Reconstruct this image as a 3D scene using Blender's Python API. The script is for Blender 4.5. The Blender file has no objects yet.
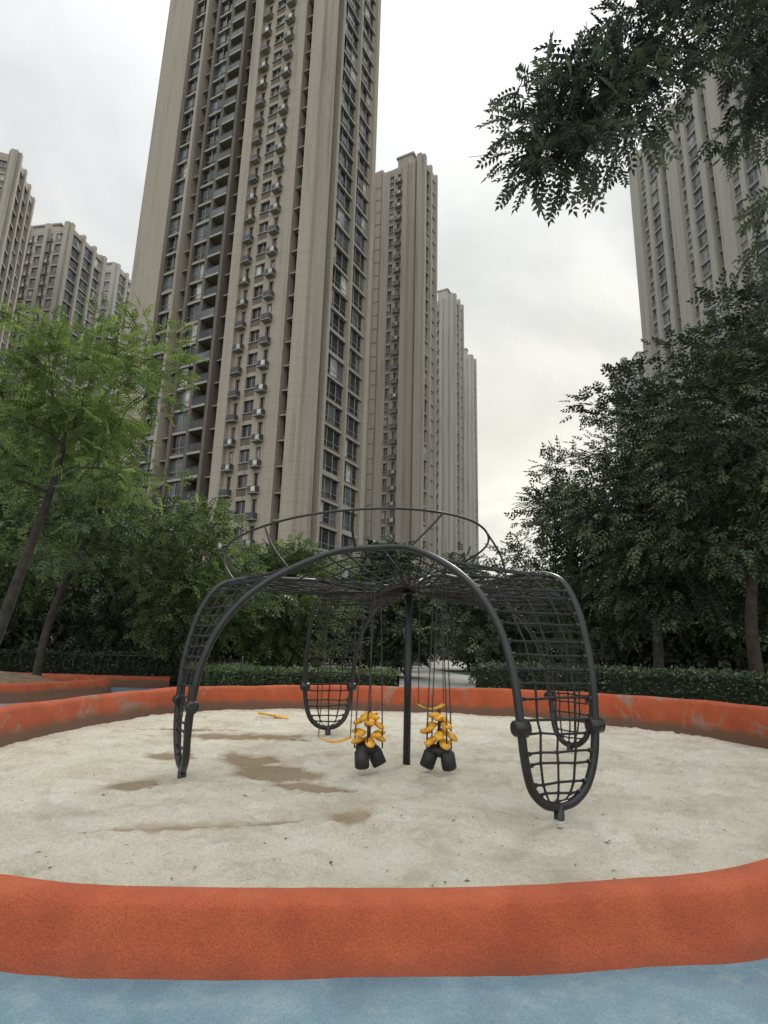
import bpy, math, random
import numpy as np
from mathutils import Vector, Matrix, noise

random.seed(7); np.random.seed(7)
scene = bpy.context.scene
R = math.radians

# ------------------------------------------------------------------ materials
def new_mat(name):
    m = bpy.data.materials.new(name); m.use_nodes = True
    nt = m.node_tree; b = nt.nodes['Principled BSDF']
    return m, nt, b
def N(nt, t, **kw):
    n = nt.nodes.new(t)
    for k, v in kw.items(): setattr(n, k, v)
    return n
def setin(n, **kw):
    for k, v in kw.items(): n.inputs[k.replace('_', ' ')].default_value = v
def ramp(nt, fac, stops):
    r = N(nt, 'ShaderNodeValToRGB')
    el = r.color_ramp.elements
    while len(el) < len(stops): el.new(0.5)
    for e, (p, c) in zip(el, stops):
        e.position = p; e.color = (c[0], c[1], c[2], 1)
    nt.links.new(fac, r.inputs[0]); return r.outputs[0]
def math_n(nt, op, a, b=None, clamp=False):
    n = N(nt, 'ShaderNodeMath', operation=op); n.use_clamp = clamp
    for i, x in enumerate((a, b)):
        if x is None: continue
        if isinstance(x, (int, float)): n.inputs[i].default_value = x
        else: nt.links.new(x, n.inputs[i])
    return n.outputs[0]
def mix(nt, fac, a, b, mode='MIX'):
    n = N(nt, 'ShaderNodeMix', data_type='RGBA', blend_type=mode)
    for sock, x in ((n.inputs[0], fac), (n.inputs[6], a), (n.inputs[7], b)):
        if isinstance(x, (int, float)): sock.default_value = x
        elif isinstance(x, tuple): sock.default_value = (x[0], x[1], x[2], 1)
        else: nt.links.new(x, sock)
    return n.outputs[2]
def noise_n(nt, co, scale, detail=4, rough=0.55, dist=0.0):
    n = N(nt, 'ShaderNodeTexNoise'); setin(n, Scale=scale, Detail=detail, Roughness=rough, Distortion=dist)
    if co is not None: nt.links.new(co, n.inputs['Vector'])
    return n.outputs[0]
def bump(nt, b, h, strength, dist):
    n = N(nt, 'ShaderNodeBump'); setin(n, Strength=strength, Distance=dist)
    nt.links.new(h, n.inputs['Height']); nt.links.new(n.outputs[0], b.inputs['Normal'])
def simple(name, col, rough=0.5, metal=0.0, var=0.25, scale=8, bmp=0.0, bscale=60):
    m, nt, b = new_mat(name)
    co = N(nt, 'ShaderNodeTexCoord').outputs['Object']
    f = noise_n(nt, co, scale, 1)
    c = ramp(nt, f, [(0.3, tuple(x*(1-var) for x in col)), (0.7, tuple(x*(1+var) for x in col))])
    nt.links.new(c, b.inputs['Base Color'])
    b.inputs['Roughness'].default_value = rough; b.inputs['Metallic'].default_value = metal
    if bmp: bump(nt, b, noise_n(nt, co, bscale, 3), bmp, 0.01)
    return m

def leaf_mat(name, col, transl=0.35):
    m, nt, b = new_mat(name)
    co = N(nt, 'ShaderNodeTexCoord').outputs['Object']
    f = noise_n(nt, co, 1.3, 0)
    c = ramp(nt, f, [(0.25, tuple(x*0.6 for x in col)), (0.75, tuple(x*1.35 for x in col))])
    nt.links.new(c, b.inputs['Base Color']); b.inputs['Roughness'].default_value = 0.5
    if transl <= 0: return m
    tr = N(nt, 'ShaderNodeBsdfTranslucent')
    c2 = mix(nt, 1.0, c, (1.5, 1.6, 0.8), 'MULTIPLY'); nt.links.new(c2, tr.inputs[0])
    mx = N(nt, 'ShaderNodeMixShader'); mx.inputs[0].default_value = transl
    nt.links.new(b.outputs[0], mx.inputs[1]); nt.links.new(tr.outputs[0], mx.inputs[2])
    nt.links.new(mx.outputs[0], nt.nodes['Material Output'].inputs[0])
    return m

# ------------------------------------------------------------------ mesh builder
class MB:
    def __init__(s): s.v = []; s.f = []; s.m = []; s.sm = []
    def quadbox(s, O, d, n, a0, a1, b0, b1, z0, z1, mat):
        i = len(s.v)
        for z in (z0, z1):
            for a, b in ((a0, b0), (a1, b0), (a1, b1), (a0, b1)):
                s.v.append((O[0]+d[0]*a+n[0]*b, O[1]+d[1]*a+n[1]*b, z))
        for f in ((0,3,2,1), (4,5,6,7), (0,1,5,4), (1,2,6,5), (2,3,7,6), (3,0,4,7)):
            s.f.append(tuple(i+k for k in f)); s.m.append(mat); s.sm.append(False)
    def tube(s, pts, rad, mat=0, sides=8, closed=False, cap=True):
        pts = [Vector(p) for p in pts]; n = len(pts)
        if not hasattr(rad, '__len__'): rad = [rad]*n
        i0 = len(s.v); prev = None
        for k in range(n):
            if closed: t = pts[(k+1) % n]-pts[k-1]
            else: t = pts[min(k+1, n-1)]-pts[max(k-1, 0)]
            if t.length < 1e-7: t = Vector((0, 0, 1))
            t.normalize()
            if prev is None:
                a = Vector((0, 0, 1)) if abs(t.z) < 0.9 else Vector((1, 0, 0))
                u = t.cross(a).normalized()
            else:
                u = prev - t*prev.dot(t)
                u = u.normalized() if u.length > 1e-6 else t.orthogonal().normalized()
            prev = u; w = t.cross(u)
            for j in range(sides):
                an = 2*math.pi*j/sides
                s.v.append(tuple(pts[k]+(u*math.cos(an)+w*math.sin(an))*rad[k]))
        segs = n if closed else n-1
        for k in range(segs):
            for j in range(sides):
                a = i0+k*sides+j; b = i0+k*sides+(j+1) % sides
                k2 = (k+1) % n
                c = i0+k2*sides+(j+1) % sides; d = i0+k2*sides+j
                s.f.append((a, b, c, d)); s.m.append(mat); s.sm.append(True)
        if cap and not closed:
            s.f.append(tuple(i0+j for j in range(sides))[::-1]); s.m.append(mat); s.sm.append(False)
            s.f.append(tuple(i0+(n-1)*sides+j for j in range(sides))); s.m.append(mat); s.sm.append(False)
    def ellipsoid(s, c, ax, r, mat=0, nu=12, nv=8):
        i0 = len(s.v); c = Vector(c)
        for j in range(nv+1):
            ph = math.pi*j/nv
            for k in range(nu):
                th = 2*math.pi*k/nu
                p = c+ax[0]*(r[0]*math.sin(ph)*math.cos(th))+ax[1]*(r[1]*math.sin(ph)*math.sin(th))+ax[2]*(r[2]*math.cos(ph))
                s.v.append(tuple(p))
        for j in range(nv):
            for k in range(nu):
                s.f.append((i0+j*nu+k, i0+(j+1)*nu+k, i0+(j+1)*nu+(k+1) % nu, i0+j*nu+(k+1) % nu))
                s.m.append(mat); s.sm.append(True)
    def obj(s, name, mats, parent=None):
        me = bpy.data.meshes.new(name); me.from_pydata(s.v, [], s.f)
        for m in mats: me.materials.append(m)
        me.polygons.foreach_set('material_index', s.m)
        me.polygons.foreach_set('use_smooth', s.sm)
        me.update()
        o = bpy.data.objects.new(name, me); scene.collection.objects.link(o)
        if parent: o.parent = parent
        return o
def empty(name):
    e = bpy.data.objects.new(name, None); scene.collection.objects.link(e); return e

def catmull(P, n, closed=False):
    P = [Vector(p) for p in P]; out = []; L = len(P)
    rng = L if closed else L-1
    for i in range(rng):
        if closed: a, b, c, d = P[i-1], P[i], P[(i+1) % L], P[(i+2) % L]
        else: a, b, c, d = P[max(i-1, 0)], P[i], P[i+1], P[min(i+2, L-1)]
        for k in range(n):
            t = k/n
            out.append(0.5*((2*b)+(c-a)*t+(2*a-5*b+4*c-d)*t*t+(3*b-a-3*c+d)*t**3))
    if not closed: out.append(P[-1])
    return out

# ------------------------------------------------------------------ camera
cam_d = bpy.data.cameras.new('camera'); cam = bpy.data.objects.new('camera', cam_d)
scene.collection.objects.link(cam); scene.camera = cam
cam_d.sensor_fit = 'VERTICAL'; cam_d.sensor_height = 36; cam_d.lens = 20.75
cam_d.clip_end = 6000; cam_d.clip_start = 0.05
cam.matrix_world = Matrix.Translation((0, 0, 1.6)) @ Matrix.Rotation(R(103.3), 4, 'X') @ Matrix.Rotation(R(1.5), 4, 'Z')

# ------------------------------------------------------------------ world
w = bpy.data.worlds.new('World'); scene.world = w; w.use_nodes = True
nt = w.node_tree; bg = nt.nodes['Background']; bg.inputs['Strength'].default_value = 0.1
sky = N(nt, 'ShaderNodeTexSky'); sky.sky_type = 'NISHITA'; sky.sun_disc = False
SUN_EL, SUN_AZ = 40, 24
sky.sun_elevation = R(SUN_EL); sky.sun_rotation = R(SUN_AZ)
co = N(nt, 'ShaderNodeTexCoord').outputs['Generated']
sp = N(nt, 'ShaderNodeSeparateXYZ'); nt.links.new(co, sp.inputs[0])
zc = math_n(nt, 'MAXIMUM', sp.outputs[2], 0.0)
den = math_n(nt, 'ADD', zc, 0.30)
cx = math_n(nt, 'DIVIDE', sp.outputs[0], den); cy = math_n(nt, 'DIVIDE', sp.outputs[1], den)
cb = N(nt, 'ShaderNodeCombineXYZ'); nt.links.new(cx, cb.inputs[0]); nt.links.new(cy, cb.inputs[1])
cb.inputs[2].default_value = 5.2
n1 = noise_n(nt, cb.outputs[0], 1.9, 6, 0.52, 0.5)
n2 = noise_n(nt, cb.outputs[0], 0.8, 1, 0.5, 0.0)
nn = math_n(nt, 'ADD', math_n(nt, 'MULTIPLY', n1, 0.75), math_n(nt, 'MULTIPLY', n2, 0.25))
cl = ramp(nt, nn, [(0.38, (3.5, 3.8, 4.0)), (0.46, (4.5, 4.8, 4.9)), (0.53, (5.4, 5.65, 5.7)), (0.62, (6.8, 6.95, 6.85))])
dt = N(nt, 'ShaderNodeVectorMath', operation='DOT_PRODUCT'); nt.links.new(co, dt.inputs[0])
dt.inputs[1].default_value = (0.23, 0.945, 0.235)
gl = math_n(nt, 'POWER', math_n(nt, 'MAXIMUM', dt.outputs['Value'], 0.0), 18.0)
glc = mix(nt, gl, (0, 0, 0), (4.2, 3.7, 2.7))
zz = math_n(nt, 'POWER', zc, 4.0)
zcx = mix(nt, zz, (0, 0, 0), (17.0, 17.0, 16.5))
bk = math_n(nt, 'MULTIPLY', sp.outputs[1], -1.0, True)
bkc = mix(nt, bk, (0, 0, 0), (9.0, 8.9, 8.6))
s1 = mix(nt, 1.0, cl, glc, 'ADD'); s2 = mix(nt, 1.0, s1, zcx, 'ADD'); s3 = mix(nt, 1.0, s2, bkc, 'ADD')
fac = ramp(nt, n1, [(0.34, (0.85,)*3), (0.46, (0.96,)*3)])
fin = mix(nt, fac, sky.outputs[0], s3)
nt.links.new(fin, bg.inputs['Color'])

sd = bpy.data.lights.new('sun', 'SUN'); sd.energy = 1.5; sd.angle = R(16); sd.color = (1, 0.94, 0.84)
so = bpy.data.objects.new('sun', sd); scene.collection.objects.link(so)
dirv = Vector((math.sin(R(SUN_AZ))*math.cos(R(SUN_EL)), math.cos(R(SUN_AZ))*math.cos(R(SUN_EL)), math.sin(R(SUN_EL))))
so.rotation_euler = dirv.to_track_quat('Z', 'Y').to_euler()
scene.view_settings.view_transform = 'Standard'; scene.view_settings.look = 'None'; scene.view_settings.exposure = 0

# ------------------------------------------------------------------ ground
def ground_mat():
    m, nt, b = new_mat('grass_soil'); co = N(nt, 'ShaderNodeTexCoord').outputs['Object']
    f = noise_n(nt, co, 0.7, 4)
    c = ramp(nt, f, [(0.35, (0.03, 0.04, 0.018)), (0.55, (0.05, 0.075, 0.025)), (0.7, (0.08, 0.075, 0.05))])
    nt.links.new(c, b.inputs['Base Color']); b.inputs['Roughness'].default_value = 0.9
    bump(nt, b, noise_n(nt, co, 25, 2), 0.6, 0.05); return m
def sheet(name, pts, z, mat):
    me = bpy.data.meshes.new(name); me.from_pydata([(p[0], p[1], z) for p in pts], [], [tuple(range(len(pts)))])
    me.materials.append(mat); o = bpy.data.objects.new(name, me); scene.collection.objects.link(o); return o
sheet('ground', [(-1500, -1500), (1500, -1500), (1500, 1500), (-1500, 1500)], 0.0, ground_mat())

m, nt, b = new_mat('blue_rubber'); co = N(nt, 'ShaderNodeTexCoord').outputs['Object']
f = noise_n(nt, co, 1.6, 5, 0.6, 0.5)
c = ramp(nt, f, [(0.35, (0.12, 0.225, 0.295)), (0.5, (0.16, 0.275, 0.345)), (0.62, (0.22, 0.33, 0.385))])
g = noise_n(nt, co, 160, 3, 0.7); c = mix(nt, 0.6, c, ramp(nt, g, [(0.35, (0.4,)*3), (0.65, (1.3,)*3)]), 'MULTIPLY')
dustf = ramp(nt, noise_n(nt, co, 5.5, 7, 0.75), [(0.52, (0,)*3), (0.72, (0.45,)*3)])
c = mix(nt, dustf, c, (0.36, 0.40, 0.38))
nt.links.new(c, b.inputs['Base Color'])
rr = ramp(nt, f, [(0.35, (0.45,)*3), (0.6, (0.85,)*3)]); nt.links.new(rr, b.inputs['Roughness'])
bump(nt, b, g, 0.7, 0.008)
blue = m
sheet('playground_surface', catmull([(0, -8, 0), (9, -5, 0), (9.2, 5, 0), (8.9, 11, 0), (7, 16, 0), (2, 18, 0), (-4, 19, 0), (-7, 24, 0), (-14, 26, 0), (-20, 18, 0), (-14, 4, 0), (-9, -6, 0)], 8, True), 0.004, blue)
asph = simple('asphalt_wet', (0.16, 0.165, 0.17), 0.35, 0, 0.2, 1.5, 0.3, 60)
sheet('road', [(-30, 60), (60, 60), (60, 68), (-30, 68)], 0.006, asph)
pav = simple('paving', (0.42, 0.42, 0.40), 0.4, 0, 0.15, 1)
sheet('pavement', [(2.5, 68), (14, 68), (30, 300), (10, 300)], 0.01, pav)
sheet('pavement', [(-6, 22.5), (9, 22.5), (9, 27), (5, 60), (0.5, 60), (0, 27), (-6, 27)], 0.008, pav)

# ------------------------------------------------------------------ sand pit
PIT = [(0, 3.85), (1.3, 3.98), (2.6, 4.38), (5.0, 6.1), (6.5, 8.5), (6.9, 11), (5.9, 13.4), (3.3, 15.5), (0, 16.1), (-2.4, 15.9), (-4.3, 14.8), (-5.3, 12.4), (-5.5, 9.5), (-5.0, 6.6), (-3.7, 4.6), (-2.0, 3.86), (-1.0, 3.78)]
pit = catmull([(p[0], p[1], 0) for p in PIT], 22, True)
def wall_h(x, y):
    t = max(0, min(1, (y-4)/5.0)); t = t*t*(3-2*t)
    return 0.30+0.40*t+0.012*x+0.012*math.sin(x*1.3+y)
def sweep_wall(name, path, mat, hf, th=0.42, closed=True, zb=-0.1, nz=0.014):
    mb = MB(); L = len(path)
    for k, p in enumerate(path):
        t = (path[(k+1) % L]-path[k-1]) if closed else (path[min(k+1, L-1)]-path[max(k-1, 0)])
        t.normalize(); nrm = Vector((t.y, -t.x, 0)); h = hf(p.x, p.y)
        sc = th/0.42
        pr = [(0, zb), (0.0, h*0.55), (0.012, h-0.07), (0.035, h-0.025), (0.08, h), (0.17, h+0.006), (0.25, h), (0.295, h-0.03), (0.32, h-0.08), (0.35, h*0.5), (0.385, 0.05), (0.42, 0.0), (0.43, -0.02)]
        for o, z in pr:
            q = p+nrm*(o*sc); d = noise.noise(Vector((q.x*1.1, q.y*1.1, z*2)))*nz*2+noise.noise(Vector((q.x*6, q.y*6, z*6)))*nz*0.6
            mb.v.append((q.x+nrm.x*d, q.y+nrm.y*d, z+d*0.7 if z > 0.02 else z))
    M = 13; rng = L if closed else L-1
    for k in range(rng):
        k2 = (k+1) % L
        for j in range(M-1):
            mb.f.append((k*M+j, k*M+j+1, k2*M+j+1, k2*M+j)); mb.m.append(0); mb.sm.append(True)
    if not closed:
        mb.f.append(tuple(range(M))); mb.m.append(0); mb.sm.append(False)
        mb.f.append(tuple((L-1)*M+j for j in range(M))[::-1]); mb.m.append(0); mb.sm.append(False)
    return mb.obj(name, [mat])

m, nt, b = new_mat('orange_rubber'); tc = N(nt, 'ShaderNodeTexCoord'); co = tc.outputs['Object']
f = noise_n(nt, co, 2.2, 6, 0.6)
c = ramp(nt, f, [(0.3, (0.38, 0.072, 0.024)), (0.5, (0.46, 0.094, 0.033)), (0.7, (0.52, 0.12, 0.046))])
g = noise_n(nt, co, 130, 3, 0.7)
c = mix(nt, 0.6, c, ramp(nt, g, [(0.34, (0.4,)*3), (0.64, (1.25,)*3)]), 'MULTIPLY')
sz = N(nt, 'ShaderNodeSeparateXYZ'); nt.links.new(co, sz.inputs[0])
far = math_n(nt, 'MULTIPLY', math_n(nt, 'SUBTRACT', sz.outputs[1], 6.0), 0.3, True)
wear = math_n(nt, 'MULTIPLY', ramp(nt, noise_n(nt, co, 1.0, 8, 0.72, 0.8), [(0.55, (0,)*3), (0.61, (0.85,)*3)]), far)
c = mix(nt, wear, c, (0.27, 0.20, 0.15))
grime = ramp(nt, noise_n(nt, co, 4.0, 6, 0.7), [(0.55, (0,)*3), (0.8, (0.3,)*3)])
c = mix(nt, grime, c, (0.20, 0.06, 0.03))
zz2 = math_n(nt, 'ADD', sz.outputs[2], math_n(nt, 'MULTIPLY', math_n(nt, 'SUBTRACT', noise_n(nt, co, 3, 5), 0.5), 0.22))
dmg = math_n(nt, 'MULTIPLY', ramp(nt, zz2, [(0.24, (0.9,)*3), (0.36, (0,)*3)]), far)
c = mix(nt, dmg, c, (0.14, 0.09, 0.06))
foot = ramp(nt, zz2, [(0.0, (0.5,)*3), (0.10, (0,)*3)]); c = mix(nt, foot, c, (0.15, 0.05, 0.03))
nt.links.new(c, b.inputs['Base Color']); b.inputs['Roughness'].default_value = 0.85
bump(nt, b, math_n(nt, 'ADD', g, math_n(nt, 'MULTIPLY', noise_n(nt, co, 25, 3), 1.2)), 0.8, 0.01)
orange = m
sweep_wall('sandpit_wall', pit, orange, wall_h, 0.42)

# sand
def inside(x, y, poly):
    c = False; j = len(poly)-1
    for i in range(len(poly)):
        if (poly[i][1] > y) != (poly[j][1] > y) and x < (poly[j][0]-poly[i][0])*(y-poly[i][1])/(poly[j][1]-poly[i][1])+poly[i][0]: c = not c
        j = i
    return c
cxp, cyp = 0.7, 9.9
big = [((p.x-cxp)*1.025+cxp, (p.y-cyp)*1.025+cyp) for p in pit[::6]]
NX = 340; x0, x1, y0, y1 = -5.9, 7.3, 3.4, 16.6
wet = [(-1.75, 8.7, 0.6, 0.42, -35), (-1.2, 7.8, 0.65, 0.45, -35), (-0.8, 7.2, 0.45, 0.32, -10), (-0.25, 6.0, 0.25, 0.32, 0), (-2.67, 7.05, 0.32, 0.26, 0), (-2.9, 8.8, 0.4, 0.4, 40), (-1.75, 5.5, 0.75, 0.10, 14), (-1.0, 5.65, 0.4, 0.08, 30), (-2.3, 10.9, 1.3, 0.45, 5), (-3.4, 11.6, 0.9, 0.2, 5), (-1.5, 8.2, .5, .35, -45)]
def wetness(x, y):
    v = 0
    for wx, wy, a, bb, r in wet:
        cr, sr = math.cos(R(r)), math.sin(R(r)); dx, dy = x-wx, y-wy
        u = (dx*cr+dy*sr)/a; v2 = (-dx*sr+dy*cr)/bb
        v = max(v, 1.35-(u*u+v2*v2)**0.5)
    return v
sv = []; sf = []
prints = [(random.uniform(-5, 6.5), random.uniform(4, 15.5), random.uniform(0, 6.28), random.uniform(0.6, 1.1)) for _ in range(1500)]
Z = np.zeros((NX+1, NX+1)); xs = np.linspace(x0, x1, NX+1); ys = np.linspace(y0, y1, NX+1)
GX, GY = np.meshgrid(xs, ys, indexing='ij')
for px_, py_, pa, ps in prints:
    i0 = np.searchsorted(xs, px_-0.4); i1 = np.searchsorted(xs, px_+0.4); j0 = np.searchsorted(ys, py_-0.4); j1 = np.searchsorted(ys, py_+0.4)
    sx = GX[i0:i1, j0:j1]-px_; sy = GY[i0:i1, j0:j1]-py_
    u = (sx*math.cos(pa)+sy*math.sin(pa))/(0.13*ps); v = (-sx*math.sin(pa)+sy*math.cos(pa))/(0.07*ps)
    q = u*u+v*v; Z[i0:i1, j0:j1] += -0.032*np.exp(-q*1.2)+0.015*np.exp(-(np.sqrt(q)-1.6)**2*3)
Z = np.clip(Z, -0.045, 0.035)
WET = np.zeros((NX+1, NX+1))
for i in range(NX+1):
    for j in range(NX+1):
        x, y = xs[i], ys[j]
        n = noise.fractal(Vector((x*0.9, y*0.9, 0)), 1, 2, 4)*0.03+noise.fractal(Vector((x*6, y*6, 3)), 1, 2, 3)*0.014
        wv = wetness(x, y)
        if wv > 0: wv += noise.fractal(Vector((x*2.5, y*2.5, 7)), 1, 2, 4)*0.6
        wv = max(0, min(1, (wv-0.2)*2.2)); WET[i, j] = wv
        Z[i, j] = 0.1+(n+Z[i, j])*(1-0.85*wv)-0.008*wv
me = bpy.data.meshes.new('sand')
for i in range(NX+1):
    for j in range(NX+1): sv.append((xs[i], ys[j], Z[i, j]))
for i in range(NX):
    for j in range(NX):
        if inside(xs[i]+0.02, ys[j]+0.02, big):
            a = i*(NX+1)+j; sf.append((a, a+NX+1, a+NX+2, a+1))
me.from_pydata(sv, [], sf); me.polygons.foreach_set('use_smooth', [True]*len(sf))
at = me.attributes.new('wet', 'FLOAT', 'POINT'); at.data.foreach_set('value', WET.reshape(-1).astype(np.float32))
m, nt, b = new_mat('sand'); co = N(nt, 'ShaderNodeTexCoord').outputs['Object']
f = noise_n(nt, co, 1.3, 8, 0.68)
c = ramp(nt, f, [(0.35, (0.60, 0.545, 0.425)), (0.5, (0.73, 0.68, 0.56)), (0.65, (0.80, 0.765, 0.66))])
g = noise_n(nt, co, 45, 6, 0.8)
c = mix(nt, 0.55, c, ramp(nt, g, [(0.34, (0.45,)*3), (0.52, (1.0,)*3), (0.7, (1.12,)*3)]), 'MULTIPLY')
damp = ramp(nt, noise_n(nt, co, 1.1, 7, 0.7, 1.4), [(0.52, (0,)*3), (0.64, (0.55,)*3)])
c = mix(nt, damp, c, (0.48, 0.42, 0.31))
wa = N(nt, 'ShaderNodeAttribute', attribute_name='wet').outputs['Fac']
c = mix(nt, wa, c, mix(nt, f, (0.25, 0.20, 0.13), (0.38, 0.31, 0.22)))
nt.links.new(c, b.inputs['Base Color'])
nt.links.new(ramp(nt, wa, [(0.0, (0.92,)*3), (1.0, (0.25,)*3)]), b.inputs['Roughness'])
hb = math_n(nt, 'ADD', math_n(nt, 'MULTIPLY', g, 0.5), noise_n(nt, co, 14, 5, 0.65))
hb = math_n(nt, 'MULTIPLY', hb, math_n(nt, 'SUBTRACT', 1.0, math_n(nt, 'MULTIPLY', wa, 0.9)))
bump(nt, b, hb, 1.0, 0.055)
me.materials.append(m)
o = bpy.data.objects.new('sand', me); scene.collection.objects.link(o)

mb = MB()
for _ in range(1500):
    x, y = random.uniform(-5, 6.4), random.uniform(4.3, 15.6)
    if not inside(x, y, big): continue
    a = random.uniform(0, 6.28); l = random.uniform(0.006, 0.02)*(1.8 if random.random() < .06 else 1); wd = l*random.uniform(0.25, 0.6)
    i = int((x-x0)/(x1-x0)*NX); j = int((y-y0)/(y1-y0)*NX); z = Z[i, j]+0.006
    ca, sa = math.cos(a), math.sin(a); k = len(mb.v)
    for u, v in ((-l, 0), (0, -wd), (l, 0), (0, wd)): mb.v.append((x+u*ca-v*sa, y+u*sa+v*ca, z+random.uniform(0, 0.008)))
    mb.f.append((k, k+1, k+2, k+3)); mb.m.append(0); mb.sm.append(False)
mb.obj('fallen_leaves', [simple('dry_leaf', (0.12, 0.085, 0.045), 0.8)])

def cpath(P, n=14): return catmull([(p[0], p[1], 0) for p in P], n)
sweep_wall('planter_curb', cpath([(-8.2, 24), (-10, 23.6), (-12.5, 23.8), (-16, 24.5), (-20, 26)]), orange, lambda x, y: 0.42, 0.8, False)
sweep_wall('planter_curb', cpath([(-16, 21.8), (-12, 21.9), (-10, 21.3), (-9.3, 20.0), (-9.6, 18), (-10.6, 16.4), (-13, 15.2), (-17, 15)])[::-1], orange, lambda x, y: 0.5, 0.5, False)
soil = simple('soil', (0.2, 0.14, 0.09), 0.95, 0, 0.3, 4, 0.8, 30)
mb = MB(); nn_ = 24
ctr = (-13, 18.5)
for rr_, zz_ in ((0.0, 0.75), (0.4, 0.68), (0.75, 0.55), (1.0, 0.3)):
    for k in range(nn_):
        a = 2*math.pi*k/nn_; mb.v.append((ctr[0]+rr_*3.2*math.cos(a), ctr[1]+rr_*2.9*math.sin(a), zz_+0.04*math.sin(3*a)))
for r_ in range(3):
    for k in range(nn_):
        mb.f.append((r_*nn_+k, (r_+1)*nn_+k, (r_+1)*nn_+(k+1) % nn_, r_*nn_+(k+1) % nn_)); mb.m.append(0); mb.sm.append(True)
mb.obj('soil_mound', [soil])

# ------------------------------------------------------------------ climbing structure
black = simple('black_powder_coat', (0.014, 0.015, 0.016), 0.32, 0.0, 0.3, 5)
rope = simple('black_rope', (0.018, 0.018, 0.018), 0.8, 0, 0.3, 60)
yellow = simple('yellow_plastic', (0.72, 0.36, 0.02), 0.4, 0, 0.2, 14)
rubber = simple('black_rubber', (0.02, 0.02, 0.022), 0.55, 0, 0.3, 12)
steel = simple('chain_steel', (0.08, 0.08, 0.08), 0.4, 0.8, 0.2, 40)
climber = empty('rope_climbing_frame')
C = Vector((0.40, 8.69, 0)); A0 = R(-63.7)
def leg_frame(k):
    a = A0+k*math.pi/2; r = Vector((math.cos(a), math.sin(a), 0)); s = Vector((-math.sin(a), math.cos(a), 0)); return r, s
LOW = [(2.97, 0.0, 0.22), (2.985, 0.18, 0.26), (3.0, 0.34, 0.40), (3.02, 0.43, 0.66), (3.01, 0.465, 1.0), (2.95, 0.475, 1.4), (2.80, 0.49, 1.8), (2.56, 0.52, 2.14), (2.22, 0.57, 2.43), (1.82, 0.66, 2.66), (1.40, 0.79, 2.83), (0.97, 0.97, 2.88)]
HIGH = [(2.97, 0.0, 0.22), (2.985, 0.18, 0.26), (3.0, 0.34, 0.40), (3.02, 0.43, 0.66), (3.02, 0.465, 1.0), (3.0, 0.475, 1.4), (2.93, 0.475, 1.8), (2.82, 0.475, 2.14), (2.62, 0.48, 2.41), (2.22, 0.53, 2.53), (1.60, 0.70, 2.58), (1.0, 1.0, 2.62)]
PROF = [HIGH, LOW, HIGH, LOW]
def leg_pt(k, p, sgn):
    r, s = leg_frame(k); return C+r*p[0]+s*(p[1]*sgn)+Vector((0, 0, p[2]))
frame = MB(); net = MB(); sm = 6
spl = {}
for k in range(4):
    k2 = (k+1) % 4; LP = PROF[k]
    pts = [leg_pt(k, p, 1) for p in LP]+[leg_pt(k2, p, -1) for p in LP[:-1]][::-1]
    path = catmull(pts, sm); frame.tube(path, 0.042, 0, 12, cap=False); spl[k] = path
half = (len(LOW)-1)*sm
def side(k, i, sgn):
    return spl[k][i] if sgn > 0 else spl[(k-1) % 4][len(spl[(k-1) % 4])-1-i]
for k in range(4):
    r, s = leg_frame(k)
    base = leg_pt(k, (2.97, 0, 0.0), 1); frame.tube([base-Vector((0, 0, .2)), base+Vector((0, 0, .24))], 0.05, 0, 12)
    for sg in (1, -1):
        q = side(k, 23, sg)
        frame.tube([q-s*0.085, q-s*0.07, q+s*0.07, q+s*0.085], [0.045, 0.072, 0.072, 0.045], 0, 16)
    acc = 0; last = side(k, 0, 1); nxt = 0.16; rows = []
    stop = 9*sm
    for i in range(1, stop+1):
        q = side(k, i, 1); acc += (q-last).length; last = q
        if acc >= nxt:
            nxt += 0.15 if i > 22 else 0.14
            a, b_ = side(k, i, 1), side(k, i, -1); row = []
            inw = -r*0.03
            for t in np.linspace(0, 1, 5):
                j = Vector((random.uniform(-1, 1), random.uniform(-1, 1), random.uniform(-1, 1)))*0.012
                row.append(a.lerp(b_, t)+inw*math.sin(math.pi*t)+(j if 0 < t < 1 else Vector()))
            rows.append(row); rr_ = 0.012 if i < 24 else 0.014
            net.tube(row, rr_, 0, 6)
            for q2 in row[1:-1]: net.ellipsoid(q2, (Vector((1, 0, 0)), Vector((0, 1, 0)), Vector((0, 0, 1))), (0.021,)*3, 0, 6, 4)
            dd_ = (row[-1]-row[0]).normalized()
            for e, dq in ((row[0], dd_), (row[-1], -dd_)): frame.tube([e, e+dq*0.075], 0.022, 0, 8)
    for c_ in (1, 2, 3):
        bot = leg_pt(k, (2.97+0.0, (0.22, 0, -0.22)[c_-1], 0.25+(0.04 if c_ != 2 else 0)), 1)
        net.tube([bot]+[row[c_] for row in rows], 0.012, 0, 6)
ZC = Vector((0, 0, 2.50)); CC = C+ZC
i_s = 8*sm
ringbase = []
for k in range(4):
    path = spl[k]; L = len(path)
    for i in range(i_s, L-i_s, 3): ringbase.append(path[i])
    e1 = path[L-1-i_s]; e2 = spl[(k+1) % 4][i_s]
    for t in (0.25, 0.5, 0.75): ringbase.append(e1.lerp(e2, t))
for q in ringbase:
    pts = []
    for t in np.linspace(0, 1, 7):
        p = q.lerp(CC, t); p.z -= 0.10*math.sin(math.pi*t); pts.append(p)
    net.tube(pts, 0.011, 0, 5)
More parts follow.
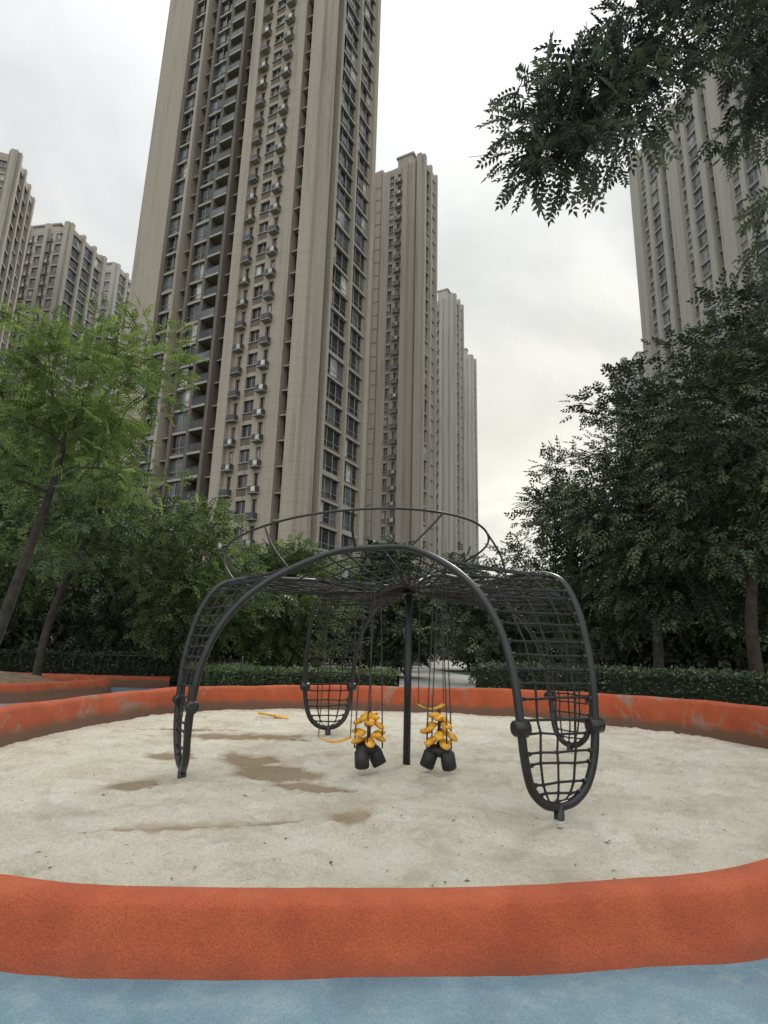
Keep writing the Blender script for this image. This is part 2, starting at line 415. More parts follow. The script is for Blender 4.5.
for f_ in (0.12, 0.24, 0.36, 0.48, 0.6, 0.72, 0.84, 0.93):
    pts = []
    for q in ringbase:
        p = q.lerp(CC, f_); p.z -= 0.10*math.sin(math.pi*f_); p += Vector((random.uniform(-1, 1), random.uniform(-1, 1), random.uniform(-1, 1)))*0.012; pts.append(p)
    net.tube(pts, 0.011, 0, 5, closed=True)
frame.obj('tube_frame', [black], climber); net.obj('rope_net', [rope], climber)
pole = MB()
pole.tube([C+Vector((0, 0, -0.2)), C+Vector((0, 0, 2.62))], 0.052, 0, 16)
pole.tube([C+Vector((0, 0, 2.42)), C+Vector((0, 0, 2.46))], 0.1, 0, 16)
for k in range(4):
    q = spl[k][half]; pole.tube([CC, CC.lerp(q, .5)+Vector((0, 0, .03)), q], 0.026, 0, 8)
pole.obj('centre_pole', [black], climber)
hoop = MB(); hp = []
for i in range(10):
    a = 2*math.pi*i/10; x = -0.38+1.95*math.cos(a); y = 8.75+1.65*math.sin(a)
    z = 3.02+0.10*(x+0.38)-0.17*(y-8.75)
    hp.append((x, y, z))
hpath = catmull(hp, 8, True); hoop.tube(hpath, 0.016, 0, 8, closed=True)
arch_pts = [p for k in range(4) for p in spl[k][8*sm:len(spl[k])-8*sm]]
for i in range(4, 80, 8):
    q = hpath[i]; tgt = min(arch_pts, key=lambda p: (p-q).length)
    mid = q.lerp(tgt, 0.5)+Vector((q.x-C.x, q.y-C.y, 0)).normalized()*0.06
    hoop.tube(catmull([q, mid, tgt], 5), 0.015, 0, 8)
hoop.obj('upper_hoop', [black], climber)

def chain(mb, a, b, mat=0):
    a, b = Vector(a), Vector(b); L = (b-a).length; n = int(L/0.035); t = (b-a).normalized(); u = t.orthogonal().normalized(); v = t.cross(u)
    for i in range(n):
        c = a.lerp(b, (i+0.5)/n); w_ = u if i % 2 else v
        pts = [c+t*(0.022*math.sin(x))+w_*(0.008*math.cos(x)) for x in np.linspace(0, 2*math.pi, 8, endpoint=False)]
        mb.tube(pts, 0.0045, mat, 4, closed=True)
def toddler_swing(x, y, rot):
    mb = MB(); X, Y, Zv = Vector((math.cos(rot), math.sin(rot), 0)), Vector((-math.sin(rot), math.cos(rot), 0)), Vector((0, 0, 1))
    O = Vector((x, y, 0))
    for sx, sy in ((-1, -1), (1, -1), (1, 1), (-1, 1)):
        top = O+X*(0.05*sx)+Y*(0.10*sy)+Zv*2.52; m_ = O+X*(0.12*sx)+Y*(0.11*sy)+Zv*0.90
        chain(mb, top, m_, 1)
        mb.tube([m_, O+X*(0.13*sx)+Y*(0.12*sy)+Zv*0.40], 0.011, 1, 6)
    rs_ = random.Random(int(x*100)+5)
    for lv, (zz_, rr_, ph) in enumerate(((0.80, 0.06, 0.3), (0.70, 0.125, 0.9), (0.59, 0.17, 0.1), (0.50, 0.14, 0.8))):
        for j in range(4):
            a = ph+j*math.pi/2+rot+rs_.uniform(-.3, .3); d = Vector((math.cos(a), math.sin(a), 0)); e = Vector((-math.sin(a), math.cos(a), 0))
            tilt = (Zv+d*rs_.uniform(-.1, .8)).normalized(); d2 = e.cross(tilt).normalized()
            mb.ellipsoid(O+d*rr_+Zv*(zz_+rs_.uniform(-0.03, 0.03)), (d2, e, tilt), (0.09, 0.066, 0.036), 0, 14, 8)
    mb.tube([O+Zv*0.38, O+Zv*0.9], 0.02, 2, 8)
    for sg in (-1, 1):
        c0 = O+X*(0.03*sg)+Zv*0.44; c1 = O+X*(0.11*sg)+Zv*0.34; c2 = O+X*(0.15*sg)-Y*0.06+Zv*0.20
        mb.tube([c0, c1, c2, c2-Zv*0.012, c1+(c2-c1)*0.5], [0.06, 0.095, 0.092, 0.076, 0.064], 2, 14)
    mb.ellipsoid(O+Zv*0.40, (X, Y, Zv), (0.16, 0.12, 0.06), 2, 14, 8)
    mb.tube([O+Y*0.09+Zv*0.3, O+Y*0.12+Zv*0.40, O+Y*0.13+Zv*0.48], [0.07, 0.09, 0.06], 2, 12)
    return mb.obj('toddler_swing', [yellow, steel, rubber])
toddler_swing(-0.12, 8.0, 0.75); toddler_swing(0.78, 8.0, -0.35)
def belt_swing(x, y, z, rot, half_w=0.2):
    mb = MB(); X, Y = Vector((math.cos(rot), math.sin(rot), 0)), Vector((-math.sin(rot), math.cos(rot), 0)); O = Vector((x, y, 0))
    n = 14
    for i in range(n+1):
        t = -1+2*i/n
        for dy, dz in ((-0.07, 0), (0.07, 0), (0.07, -0.014), (-0.07, -0.014)):
            mb.v.append(tuple(O+X*(half_w*t)+Y*dy+Vector((0, 0, z+0.07*t*t+dz))))
    for i in range(n):
        for j in range(4):
            mb.f.append((i*4+j, i*4+(j+1) % 4, i*4+4+(j+1) % 4, i*4+4+j)); mb.m.append(0); mb.sm.append(False)
    mb.f.append((0, 1, 2, 3)); mb.m.append(0); mb.sm.append(False); mb.f.append((n*4+3, n*4+2, n*4+1, n*4)); mb.m.append(0); mb.sm.append(False)
    for sg in (-1, 1):
        chain(mb, O+X*(half_w*sg)+Vector((0, 0, z+0.07)), O+X*(half_w*sg*0.9)+(C-O)*0.05+Vector((0, 0, 2.62)), 1)
    return mb.obj('belt_swing', [yellow, steel])
belt_swing(-0.65, 9.35, 0.28, 0.2, 0.24); belt_swing(0.85, 10.1, 0.72, 0.3, 0.22)
# small yellow spade left on the sand near the far wall: blade + handle
mb = MB()
X_, Y_, Z_ = Vector((1, 0, 0)), Vector((0, 1, 0)), Vector((0, 0, 1))
mb.tube([(-2.62, 13.6, .22), (-2.45, 13.6, .20), (-2.25, 13.6, .17)], [0.025, 0.022, 0.03], 0, 8)
mb.ellipsoid((-2.12, 13.6, .15), ((X_+Z_*-.15).normalized(), Y_, (Z_+X_*.15).normalized()), (0.17, 0.10, 0.03), 0, 12, 8)
mb.tube([(-2.62, 13.53, .22), (-2.62, 13.67, .22)], 0.025, 0, 8)
mb.obj('toy_spade', [yellow])

# ------------------------------------------------------------------ trees
def frond_template(pairs=6, length=0.4, ll=0.13, lw=0.045, droop=0.25):
    V = []; F = []
    def leaflet(p, ang, l, w_):
        ca, sa = math.cos(ang), math.sin(ang); i = len(V)
        zt = -0.25*l
        for u, v, z in ((0, 0, 0), (0.4*l, -w_/2, 0.01), (l, 0, zt), (0.4*l, w_/2, 0.01)):
            V.append((p[0]+u*ca-v*sa, p[1]+u*sa+v*ca, p[2]+z))
        F.append((i, i+1, i+2, i+3))
    for k in range(pairs):
        t = (k+0.6)/pairs; p = (length*t, 0, -droop*length*t*t)
        for sg in (1, -1): leaflet(p, sg*1.05, ll*(1-0.3*t), lw)
    leaflet((length, 0, -droop*length), 0, ll*0.8, lw)
    i = len(V); V += [(0, -0.004, 0), (0, 0.004, 0), (length, 0, -droop*length), (length*.5, 0.004, -droop*length*.25)]
    F.append((i, i+2, i+3, i+1))
    return np.array(V), np.array(F)

def rand_rots(dirs, spin=0.6):
    n = len(dirs); X = dirs/np.linalg.norm(dirs, axis=1)[:, None]
    up = np.tile([0, 0, 1.0], (n, 1))+np.random.normal(0, spin, (n, 3))
    Y = np.cross(up, X); Y /= (np.linalg.norm(Y, axis=1)[:, None]+1e-9); Zv = np.cross(X, Y)
    return np.stack([X, Y, Zv], axis=2)

bark = simple('bark', (0.04, 0.032, 0.026), 0.9, 0, 0.4, 6, 0.8, 25)
L_BR = [leaf_mat('leaf_bright_a', (0.135, 0.185, 0.07), 0.5), leaf_mat('leaf_bright_b', (0.19, 0.25, 0.105), 0.5), leaf_mat('leaf_bright_c', (0.085, 0.125, 0.045), 0.45)]
L_DK = [leaf_mat('leaf_dark_a', (0.058, 0.082, 0.042), 0), leaf_mat('leaf_dark_b', (0.098, 0.135, 0.062), 0.0), leaf_mat('leaf_dark_c', (0.03, 0.044, 0.026), 0)]
L_OV = [leaf_mat('leaf_hazed_a', (0.085, 0.105, 0.075), 0), leaf_mat('leaf_hazed_b', (0.11, 0.13, 0.095), 0.2), leaf_mat('leaf_hazed_c', (0.06, 0.078, 0.058), 0)]  # overhang greens lightened and greyed, haze put into the leaf colour
L_MD = [leaf_mat('leaf_mid_a', (0.085, 0.125, 0.048), 0.3), leaf_mat('leaf_mid_b', (0.13, 0.185, 0.075), 0.35), leaf_mat('leaf_mid_c', (0.045, 0.07, 0.03), 0.0)]

def leaves_mesh(pos, dirs, scales, mats_idx, tmpl, mb):
    V, F = tmpl; n = len(pos); Rm = rand_rots(dirs)
    P = np.einsum('nij,vj->nvi', Rm, V)*scales[:, None, None]+pos[:, None, :]
    base = len(mb.v); mb.v += [tuple(x) for x in P.reshape(-1, 3).tolist()]
    FF = (F[None]+(np.arange(n)*len(V))[:, None, None]+base).reshape(-1, 4)
    mb.f += [tuple(x) for x in FF.tolist()]
    mb.m += np.repeat(mats_idx, len(F)).tolist(); mb.sm += [False]*(n*len(F))

def make_tree(name, trunk, crown_c, crown_r, clumps, per, leafs, tr=0.15, tmpl=None, cl_r=0.6, seed=0, scale=1.0, targets=None, at=(0, 0, 0)):
    rs = random.Random(seed); np.random.seed(seed)
    mb = MB(); tp = catmull(trunk, 6); n = len(tp)
    rad = [tr*(1-0.6*i/(n-1)) for i in range(n)]; rad[0] *= 1.35; rad[1] *= 1.12
    mb.tube(tp, rad, 0, 10)
    nodes = [(p, r_) for p, r_ in list(zip(tp, rad))[n//3:]]
    T = []
    if targets is not None: T = [Vector(t) for t in targets]
    cc = Vector(crown_c)
    tries = 0
    while len(T) < clumps+(len(targets) if targets else 0) and tries < 6000:
        tries += 1
        d = Vector((rs.gauss(0, 1), rs.gauss(0, 1), rs.gauss(0, 1))).normalized()*(rs.random()**0.38)
        p = cc+Vector((d.x*crown_r[0], d.y*crown_r[1], d.z*crown_r[2]))
        if noise.noise(p*0.45+Vector((seed*3.1, 0, 0))) < -0.12: continue
        if min([(p-t).length for t in T] or [9]) < cl_r*0.55: continue
        T.append(p)
    top = tp[-1]
    T.sort(key=lambda p: (p-top).length)
    pos = []; dirs = []; scs = []; mi = []
    for p in T:
        cand = min(nodes, key=lambda nd: (nd[0]-p).length+(0.9*max(0, nd[0].z-p.z+0.1))-nd[1]*2)
        s_, r0 = cand; r0 = min(r0*0.65, tr*0.5); d = p-s_; L = d.length
        m1 = s_.lerp(p, 0.4)+Vector((rs.gauss(0, .08), rs.gauss(0, .08), 0.10))*L
        pth = catmull([s_, m1, p], 4); k = len(pth)
        rads = [max(0.010*scale, r0*(1-0.8*i/(k-1))) for i in range(k)]
        mb.tube(pth, rads, 0, 6, cap=False)
        for i in range(2, k): nodes.append((pth[i], rads[i]))
        light = rs.random(); cr = cl_r*rs.uniform(0.7, 1.25)
        for _ in range(3):
            e = p+Vector((rs.gauss(0, 1), rs.gauss(0, 1), rs.gauss(0, 0.7)))*cr*0.6
            mb.tube([pth[-3], pth[-3].lerp(e, 0.5)+Vector((0, 0, 0.05)), e], [0.010*scale, 0.007*scale, 0.004*scale], 0, 4, cap=False)
        cnt = int(per*rs.uniform(0.6, 1.3)*(cr/cl_r)**2)
        dd = np.random.normal(0, 1, (cnt, 3)); dd /= np.linalg.norm(dd, axis=1)[:, None]
        rr = np.random.random(cnt)**0.5*cr
        q = np.array(p)[None]+dd*rr[:, None]*np.array([1.15, 1.15, 0.7])
        pos.append(q); o2 = dd*1.0+np.random.normal(0, 0.5, (cnt, 3)); o2[:, 2] = o2[:, 2]*0.5-0.12
        outw = (p-cc); outw = outw.normalized() if outw.length > 0 else outw
        o2 += np.array(outw)[None]*0.5
        dirs.append(o2); scs.append(np.random.uniform(0.7, 1.15, cnt)*scale)
        pm = np.array([0.5, 0.15, 0.35]) if light < 0.35 else (np.array([0.45, 0.45, 0.1]) if light > 0.6 else np.array([0.6, 0.25, 0.15]))
        mi.append(np.random.choice([1, 2, 3], cnt, p=pm))
    leaves_mesh(np.concatenate(pos), np.concatenate(dirs), np.concatenate(scs), np.concatenate(mi), tmpl, mb)
    o = mb.obj(name, [bark]+leafs); o.location = at
    return o
T_fine = frond_template(5, 0.36, 0.13, 0.05)
T_fine2 = frond_template(5, 0.34, 0.15, 0.055, 0.4)
T_mid = frond_template(3, 0.34, 0.17, 0.085)
T_far = frond_template(2, 0.5, 0.34, 0.2)

make_tree('tree', [(-8.6, 13, 0), (-8.3, 13, 1.4), (-7.9, 13, 3.4), (-7.6, 13, 4.9), (-7.4, 12.9, 6.0)], (-7.5, 13, 7.2), (2.7, 2.4, 1.9), 44, 40, L_BR, 0.15, T_fine, 0.62, 11,
          targets=[(-5.2, 12.6, 8.1), (-5.2, 12.4, 7.2), (-5.8, 12.8, 8.8), (-8.6, 12.8, 5.9), (-8.2, 12.6, 5.1), (-6.5, 12.8, 9.0), (-6.3, 12.6, 5.4), (-5.7, 12.6, 5.0), (-5.9, 12.7, 7.9), (-6.1, 12.7, 6.4)])
make_tree('tree', [(-11.2, 20, 0), (-11.0, 20, 2.5), (-10.2, 20, 5), (-9.6, 20, 7)], (-10.0, 20, 6.6), (2.8, 3, 2.9), 42, 38, L_MD, 0.15, T_mid, 0.85, 12, scale=1.15)
make_tree('tree', [(-7.6, 25, 0), (-7.7, 25, 2), (-8.0, 25, 4)], (-8.2, 25, 4.7), (3.2, 3, 3.3), 60, 44, L_MD, 0.16, T_mid, 0.95, 13, scale=1.35)
make_tree('tree', [(-17.5, 24, 0), (-17.3, 24, 3), (-17, 24, 5)], (-16.8, 24, 6.2), (3.8, 3, 3.8), 55, 42, L_MD, 0.18, T_mid, 0.95, 14, scale=1.35)
make_tree('tree', [(-4.6, 31, 0), (-4.6, 31, 2), (-4.8, 31, 4)], (-4.8, 31, 4.2), (3.4, 3, 3.3), 55, 44, L_MD, 0.16, T_mid, 1.0, 15, scale=1.5)
make_tree('tree', [(-13.5, 29, 0), (-13.4, 29, 2), (-13.2, 29, 4)], (-13.2, 29, 5.2), (4, 3, 4.2), 60, 44, L_DK, 0.16, T_mid, 1.0, 16, scale=1.5)
make_tree('tree', [(10.3, 16.5, 0), (10.2, 16.5, 2.5), (10.6, 16.5, 5), (10.9, 16.5, 7.5)], (11.4, 16.8, 8.3), (3.4, 3.2, 4.5), 90, 46, L_DK, 0.2, T_mid, 0.95, 21, scale=1.15)
make_tree('tree', [(9.8, 21.5, 0), (9.9, 21.5, 3), (9.8, 21.5, 5), (9.9, 21.5, 7.5)], (10.2, 21.5, 7.9), (3.3, 3.2, 4.7), 90, 44, L_DK, 0.2, T_mid, 1.0, 22, scale=1.3)
make_tree('tree', [(9.6, 27, 0), (9.5, 27, 3), (9.6, 27, 6)], (9.9, 27, 6.9), (2.8, 3, 5.1), 78, 44, L_DK, 0.2, T_mid, 1.0, 23, scale=1.4)
make_tree('tree', [(15.5, 23, 0), (15.5, 23, 4), (15.5, 23, 8)], (15.3, 23, 8.4), (4, 3.6, 6.2), 100, 46, L_DK, 0.2, T_mid, 1.15, 24, scale=1.6)
make_tree('tree', [(7.0, 34, 0), (7.0, 34, 2), (6.8, 34, 4)], (7.4, 34, 4.2), (3.8, 3, 3.6), 65, 44, L_DK, 0.16, T_mid, 1.1, 25, scale=1.6)
# near overhanging tree (trunk right of frame)
make_tree('tree', [(7.9, 6.6, 0), (7.8, 6.6, 3), (7.2, 6.5, 5.6), (6.2, 6.3, 8.0), (5.0, 6.2, 9.2)], (5.2, 6.8, 10.2), (1.9, 1.3, 0.8), 16, 44, L_OV, 0.2, T_fine2, 0.46, 31, scale=0.85,
          targets=[(4.2, 6.1, 9.6), (3.3, 6.0, 9.2), (2.7, 6.0, 8.9), (2.25, 6.0, 8.6), (2.0, 5.9, 8.1), (1.65, 5.9, 7.35), (2.5, 6.0, 8.1), (3.0, 6.1, 8.5), (2.4, 5.9, 7.6), (2.85, 6.1, 7.9), (2.05, 6.0, 7.5), (3.5, 6.1, 9.7), (2.2, 6.2, 8.3), (5.0, 6.2, 6.5), (4.6, 6.0, 9.9), (3.9, 6.1, 10.0), (2.9, 6.0, 9.6), (2.6, 6.0, 8.5), (5.2, 6.2, 6.0), (1.7, 6.0, 7.7), (2.4, 6.1, 8.9), (4.9, 6.1, 7.0), (5.2, 6.2, 7.5), (3.5, 6.1, 8.9)])

src = [make_tree('belt_crown_a', [(0, 0, 0), (0, 0, 2), (0.2, 0, 4)], (0, 0, 5), (4, 4, 3.8), 60, 30, L_DK, 0.18, T_far, 1.3, 41, scale=1.5),
       make_tree('belt_crown_b', [(0, 0, 0), (0.1, 0, 2), (0.2, 0, 4)], (0, 0, 5.5), (3.6, 4, 4.2), 60, 30, L_DK, 0.18, T_far, 1.3, 42, scale=1.5)]
belt = empty('distant_trees')
rs = random.Random(3); first = [True, True]
spots = []
for x in range(-60, 75, 6):
    if abs(x-5) < 3: continue
    spots.append((x+rs.uniform(-2, 2), 42+rs.uniform(-3, 5)))
for x in range(-70, 90, 7): spots.append((x+rs.uniform(-2, 2), 54+rs.uniform(-3, 4)))
for y in range(74, 240, 9): spots += [(16+(y-60)*0.10+rs.uniform(-2, 2), y), (2.5+(y-60)*0.03+rs.uniform(-1, 1), y)]
for x in range(18, 40, 6): spots.append((x, 33+rs.uniform(-3, 3)))
for x in range(-44, -18, 6): spots.append((x, 34+rs.uniform(-3, 3)))
for x, y in spots:
    k = rs.randint(0, 1)
    o = src[k] if first[k] else bpy.data.objects.new('crown', src[k].data)
    if not first[k]: scene.collection.objects.link(o)
    first[k] = False; o.name = 'crown'; o.parent = belt; o.location = (x, y, -0.3)
    s_ = rs.uniform(0.75, 1.05) if abs(x) < 20 or y > 70 else rs.uniform(0.9, 1.3)
    o.scale = (s_, s_, s_*rs.uniform(0.85, 1.05)); o.rotation_euler = (0, 0, rs.uniform(0, 6.28))

def hedge(name, P, hgt, th, leafs, dens=420, ls=1.0, seed=5):
    np.random.seed(seed); path = cpath(P, 10); mb = MB(); M = 5
    for k, p in enumerate(path):
        t = (path[min(k+1, len(path)-1)]-path[max(k-1, 0)]).normalized(); n_ = Vector((t.y, -t.x, 0))
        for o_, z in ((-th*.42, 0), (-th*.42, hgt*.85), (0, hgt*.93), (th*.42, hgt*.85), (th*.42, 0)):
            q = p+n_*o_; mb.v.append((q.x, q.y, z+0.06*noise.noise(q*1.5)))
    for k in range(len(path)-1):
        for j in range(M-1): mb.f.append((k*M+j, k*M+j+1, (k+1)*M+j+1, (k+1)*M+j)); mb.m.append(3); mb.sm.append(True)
    V = np.array([(0, 0, 0), (0.03, -0.018, 0.004), (0.07, 0, -0.005), (0.03, 0.018, 0.004)]); F = np.array([(0, 1, 2, 3)])
    pos = []; dr = []
    for k in range(len(path)-1):
        a, b_ = path[k], path[k+1]; L = (b_-a).length; t = (b_-a).normalized(); n_ = Vector((t.y, -t.x, 0)); cnt = int(dens*L)
        for _ in range(cnt):
            c_ = a.lerp(b_, random.random()); e = random.random()
            if e < 0.42: o_ = random.uniform(-th/2, th/2); z = hgt*random.uniform(.9, 1.0)
            else: o_ = (th/2)*random.choice((1, -1))*random.uniform(.82, 1.05); z = random.uniform(0.02, hgt*.97)
            q = c_+n_*o_; z += 0.14*noise.noise(q*1.3)+0.08*noise.noise(q*5)
            if random.random() < .04: z += random.uniform(0, .15)
            pos.append((q.x, q.y, z)); dr.append((random.gauss(0, 1), random.gauss(0, 1), random.uniform(-.3, 1)))
    n = len(pos)
    leaves_mesh(np.array(pos), np.array(dr), np.random.uniform(.8, 1.7, n)*ls, np.random.choice([0, 1, 2], n, p=[.5, .25, .25]), (V, F), mb)
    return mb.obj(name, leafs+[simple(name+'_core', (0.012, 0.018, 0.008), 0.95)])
hedge('hedge', [(10.3, 8), (9.9, 11.5), (8.6, 15), (6, 18), (3.2, 19.4)], 1.3, 1.4, L_DK, 1500, 1.1)
hedge('hedge', [(0.6, 20), (-2, 20.3), (-5.5, 21.2), (-7.2, 24.5)], 0.95, 1.5, L_MD, 1200, 1.2, 6)
hedge('hedge', [(-7.6, 26.6), (-12, 27), (-18, 28), (-26, 29)], 1.2, 1.6, L_DK, 900, 1.5, 8)

mb = MB(); rp = cpath([(-5.2, 23), (-8, 25.6), (-13, 25.9), (-20, 27)], 30)
mb.tube([p+Vector((0, 0, 1.15)) for p in rp], 0.025, 0, 6); mb.tube([p+Vector((0, 0, 0.2)) for p in rp], 0.02, 0, 6)
for p in rp[::2]: mb.tube([p, p+Vector((0, 0, 1.15))], 0.012, 0, 5)
for p in rp[::10]: mb.tube([p, p+Vector((0, 0, 1.3))], 0.035, 0, 6)
mb.obj('railing_fence', [black])

# ------------------------------------------------------------------ towers
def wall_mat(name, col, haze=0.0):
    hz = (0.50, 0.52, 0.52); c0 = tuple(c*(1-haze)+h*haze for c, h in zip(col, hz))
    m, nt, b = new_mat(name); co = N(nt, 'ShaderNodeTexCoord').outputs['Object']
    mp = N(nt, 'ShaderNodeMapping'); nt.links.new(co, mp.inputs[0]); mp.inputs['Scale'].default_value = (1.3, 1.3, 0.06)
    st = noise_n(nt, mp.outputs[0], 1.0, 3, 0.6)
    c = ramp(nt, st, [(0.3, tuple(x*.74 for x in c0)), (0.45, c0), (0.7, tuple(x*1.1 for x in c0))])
    s_ = N(nt, 'ShaderNodeSeparateXYZ'); nt.links.new(co, s_.inputs[0])
    md = math_n(nt, 'FRACT', math_n(nt, 'DIVIDE', s_.outputs[2], 1.5))
    ln = math_n(nt, 'LESS_THAN', md, 0.05)
    c = mix(nt, math_n(nt, 'MULTIPLY', ln, 0.35*(1-haze)), c, tuple(x*.45 for x in c0))
    nt.links.new(c, b.inputs['Base Color']); b.inputs['Roughness'].default_value = 0.8
    return m
def glass_mat(name, col, rough=0.12):
    m, nt, b = new_mat(name); co = N(nt, 'ShaderNodeTexCoord').outputs['Object']
    f = noise_n(nt, co, 0.8, 1)
    c = ramp(nt, f, [(0.35, tuple(x*.6 for x in col)), (0.65, tuple(x*1.3 for x in col))])
    nt.links.new(c, b.inputs['Base Color']); b.inputs['Roughness'].default_value = rough
    b.inputs['IOR'].default_value = 1.5
    bump(nt, b, noise_n(nt, co, 0.6, 0), 0.08, 0.05)
    return m
def tower_mats(tag, haze):  # haze is painted in: tower colours blend towards pale grey
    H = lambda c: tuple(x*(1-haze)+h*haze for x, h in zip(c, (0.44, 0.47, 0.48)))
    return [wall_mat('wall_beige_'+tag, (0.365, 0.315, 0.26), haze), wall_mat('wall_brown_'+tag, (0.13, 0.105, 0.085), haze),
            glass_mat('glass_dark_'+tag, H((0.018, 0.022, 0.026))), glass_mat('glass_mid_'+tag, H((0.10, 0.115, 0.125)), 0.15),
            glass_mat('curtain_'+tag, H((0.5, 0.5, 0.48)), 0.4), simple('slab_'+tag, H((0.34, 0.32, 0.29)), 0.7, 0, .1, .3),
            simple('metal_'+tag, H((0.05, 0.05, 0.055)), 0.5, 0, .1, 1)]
BEI, BRN, GD, GM, CUR, SLB, MET = range(7)
def face(mb, O, d, n, cols, floors, fh, rs, detail=True):
    H = floors*fh; a = 0.0
    def glass():
        r = rs.random(); return GD if r < .62 else (GM if r < .89 else CUR)
    for w_, t in cols:
        b_ = a+w_
        if t == 'P': mb.quadbox(O, d, n, a, b_, -1.6, 0.55, 0, H+2.2, BEI)
        elif t == 'Q': mb.quadbox(O, d, n, a, b_, -1.6, 0.35, 0, H+1.5, BRN)
        elif t == 'B': mb.quadbox(O, d, n, a, b_, -1.6, 0, 0, H+1.2, BEI)
        elif t in 'WA':
            j = w_*(0.16 if t == 'W' else 0.3); wm = BEI
            mb.quadbox(O, d, n, a, a+j, -1.6, 0, 0, H+1.2, wm); mb.quadbox(O, d, n, b_-j, b_, -1.6, 0, 0, H+1.2, wm)
            mb.quadbox(O, d, n, a+j, b_-j, -1.6, -0.004, H, H+1.15, wm)
            for k in range(floors):
                z = k*fh
                mb.quadbox(O, d, n, a+j, b_-j, -1.6, -0.03, z, z+0.95, BEI if t == 'A' else BRN)
                mb.quadbox(O, d, n, a+j, b_-j, -1.6, -0.03, z+2.5, z+fh, wm)
                mid = (a+b_)/2
                mb.quadbox(O, d, n, a+j, mid, -0.5, -0.32, z+0.95, z+2.5, glass()); mb.quadbox(O, d, n, mid, b_-j, -0.5, -0.32, z+0.95, z+2.5, glass())
                if detail:
                    mb.quadbox(O, d, n, mid-.05, mid+.05, -0.31, -0.26, z+0.95, z+2.5, SLB)
                    mb.quadbox(O, d, n, a+j-.08, b_-j+.08, -0.31, 0.1, z+0.85, z+0.95, SLB)
                if t == 'A':
                    mb.quadbox(O, d, n, a+j*0.5, b_-j*0.5, 0.0, 0.75, z+0.02, z+0.12, SLB)
                    mb.quadbox(O, d, n, a+j*0.6, b_-j*0.6, 0.02, 0.68, z+0.12, z+0.85, MET)
                    if rs.random() < .6: mb.quadbox(O, d, n, a+j*0.7, (a+b_)/2, 0.69, 0.74, z+0.2, z+0.75, CUR)
        elif t == 'G':
            mb.quadbox(O, d, n, a, b_, -1.6, 0.2, H, H+1.2, BEI)
            nn = max(2, int(w_/1.1))
            for k in range(floors):
                z = k*fh
                mb.quadbox(O, d, n, a, b_, -1.6, 0.22, z-0.14, z+0.16, SLB)
                mb.quadbox(O, d, n, a, b_, -1.6, -0.02, z+0.16, z+0.55, BRN if rs.random() < .8 else SLB)
                for q in range(nn):
                    p0 = a+w_*q/nn; p1 = a+w_*(q+1)/nn; off = rs.choice((0, 0, -.12))
                    mb.quadbox(O, d, n, p0, p1, -0.6, -0.1+off, z+0.55, z+fh-0.14, glass())
                    if detail: mb.quadbox(O, d, n, p0-.035, p0+.035, -.11, -0.03, z+0.55, z+fh-.14, SLB)
                if detail: mb.quadbox(O, d, n, a, b_, -.09, -0.04, z+1.15, z+1.2, SLB)
        elif t == 'O':
            mb.quadbox(O, d, n, a, b_, -1.6, 0.2, H, H+1.0, BEI)
            for k in range(floors):
                z = k*fh
                mb.quadbox(O, d, n, a, b_, -1.6, 0.45, z-0.14, z+0.16, SLB)
                mb.quadbox(O, d, n, a, b_, 0.36, 0.40, z+0.16, z+1.15, GD if rs.random() < .7 else GM)
                mb.quadbox(O, d, n, a, b_, 0.34, 0.43, z+1.15, z+1.21, MET)
                if rs.random() < .4: mb.quadbox(O, d, n, a+w_*.15, a+w_*.5, -1.5, -.9, z+.2, z+2.2, glass())
        elif t == 'D':
            for k in range(floors):
                z = k*fh
                mb.quadbox(O, d, n, a, b_, -1.6, -1.0, z-0.1, z+0.9, BRN)
                mb.quadbox(O, d, n, a, b_, -1.6, -1.2, z+.9, z+2.9, GD)
                mb.quadbox(O, d, n, a, b_, -1.5, -0.3, z-.1, z+0.04, SLB)
        a = b_
    return a
def width(cols): return sum(c[0] for c in cols)
def tower(name, corner, rot, front, sidec, floors, mats, seed=1, fh=3.0, detail=True, fullleft=False):
    rs = random.Random(seed); mb = MB()
    s = Vector((math.sin(rot), math.cos(rot), 0)); l = Vector((-math.cos(rot), math.sin(rot), 0))
    nf = -s; ns = -l; W = width(front); D = width(sidec); O = Vector((corner[0], corner[1], 0)); H = floors*fh
    mb.quadbox(O, l, s, 1.58, W-1.58, 1.58, D-1.58, 0, H+0.9, BRN)
    face(mb, O, l, nf, front, floors, fh, rs, detail)
    face(mb, O, s, ns, sidec, floors, fh, rs, detail)
    face(mb, O+l*W, s, l, sidec, floors, fh, rs, fullleft)
    face(mb, O+s*D, l, s, front, floors, fh, rs, False)
    mb.quadbox(O, l, s, W*.3, W*.62, D*.3, D*.75, H+.9, H+5.5, BEI)
    mb.quadbox(O, l, s, W*.27, W*.65, D*.27, D*.78, H+5.5, H+5.9, SLB)
    return mb.obj(name, mats)
FR = [(1.2, 'P'), (2.6, 'W'), (1.6, 'A'), (1.0, 'P'), (2.6, 'W'), (1.6, 'A'), (2.0, 'P'), (2.2, 'D'), (0.9, 'Q'), (3.2, 'G'), (0.8, 'Q'), (2.6, 'G'), (1.0, 'P'), (2.4, 'B'), (3.2, 'P')]
FRX = [(1.7, 'P'), (1.6, 'D'), (1.5, 'B'), (1.8, 'A'), (2.2, 'W'), (1.7, 'A'), (1.5, 'P'), (1.7, 'D'), (0.5, 'Q'), (2.2, 'O'), (0.5, 'Q'), (2.5, 'G'), (0.5, 'Q'), (1.8, 'D'), (0.5, 'P'), (2.4, 'G'), (0.5, 'Q'), (5.7, 'P')]
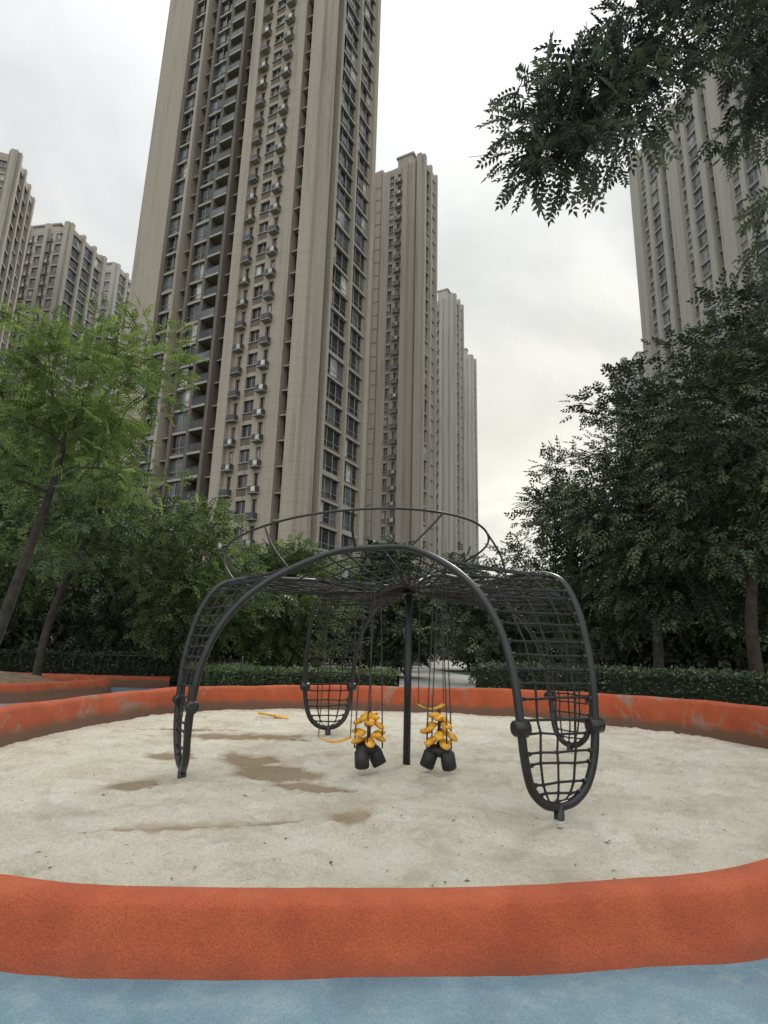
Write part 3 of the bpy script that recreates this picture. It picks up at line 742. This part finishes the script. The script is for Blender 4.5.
SD = [(1.0, 'P'), (3.4, 'G'), (0.8, 'P'), (3.4, 'G'), (0.8, 'P'), (3.2, 'G'), (1.0, 'P')]
SDX = [(2.0, 'P'), (1.2, 'D'), (0.5, 'P'), (4.2, 'G'), (0.4, 'P'), (4.0, 'G'), (0.9, 'P'), (0.4, 'B')]
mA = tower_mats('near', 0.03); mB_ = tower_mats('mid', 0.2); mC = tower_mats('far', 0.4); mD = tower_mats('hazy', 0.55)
mR = tower_mats('backlit', 0.38)  # right tower's colours paled to stand in for haze against the sun
rot = R(28)
tower('apartment_tower', (-9.2, 60), rot, FRX, SDX, 38, mA, 1)
FRB = [(1.0, 'P'), (2.2, 'B'), (1.0, 'P'), (2.0, 'A'), (1.4, 'W'), (1.6, 'B'), (1.6, 'W')]
SDB = [(1.0, 'P'), (2.2, 'G'), (0.8, 'P'), (2.2, 'G'), (0.6, 'P')]
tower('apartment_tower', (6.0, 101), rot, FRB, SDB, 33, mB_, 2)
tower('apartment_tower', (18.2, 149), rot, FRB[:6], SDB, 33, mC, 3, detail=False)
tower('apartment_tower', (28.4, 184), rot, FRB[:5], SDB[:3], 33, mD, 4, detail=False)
tower('apartment_tower', (-73.5, 97), R(-20), FR, SD, 31, mB_, 5)
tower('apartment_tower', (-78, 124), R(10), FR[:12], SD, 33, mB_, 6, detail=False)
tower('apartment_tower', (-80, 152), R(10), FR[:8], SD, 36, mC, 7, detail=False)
RT = [(1.2, 'P'), (2.4, 'G'), (1.0, 'P'), (2.2, 'W'), (2.8, 'P'), (1.6, 'D'), (1.2, 'P'), (2.6, 'G'), (1.0, 'P'), (1.8, 'W'), (2.8, 'P'), (1.6, 'D'), (1.0, 'P'), (2.6, 'G'), (1.0, 'P'), (2.2, 'W'), (2.6, 'P')]
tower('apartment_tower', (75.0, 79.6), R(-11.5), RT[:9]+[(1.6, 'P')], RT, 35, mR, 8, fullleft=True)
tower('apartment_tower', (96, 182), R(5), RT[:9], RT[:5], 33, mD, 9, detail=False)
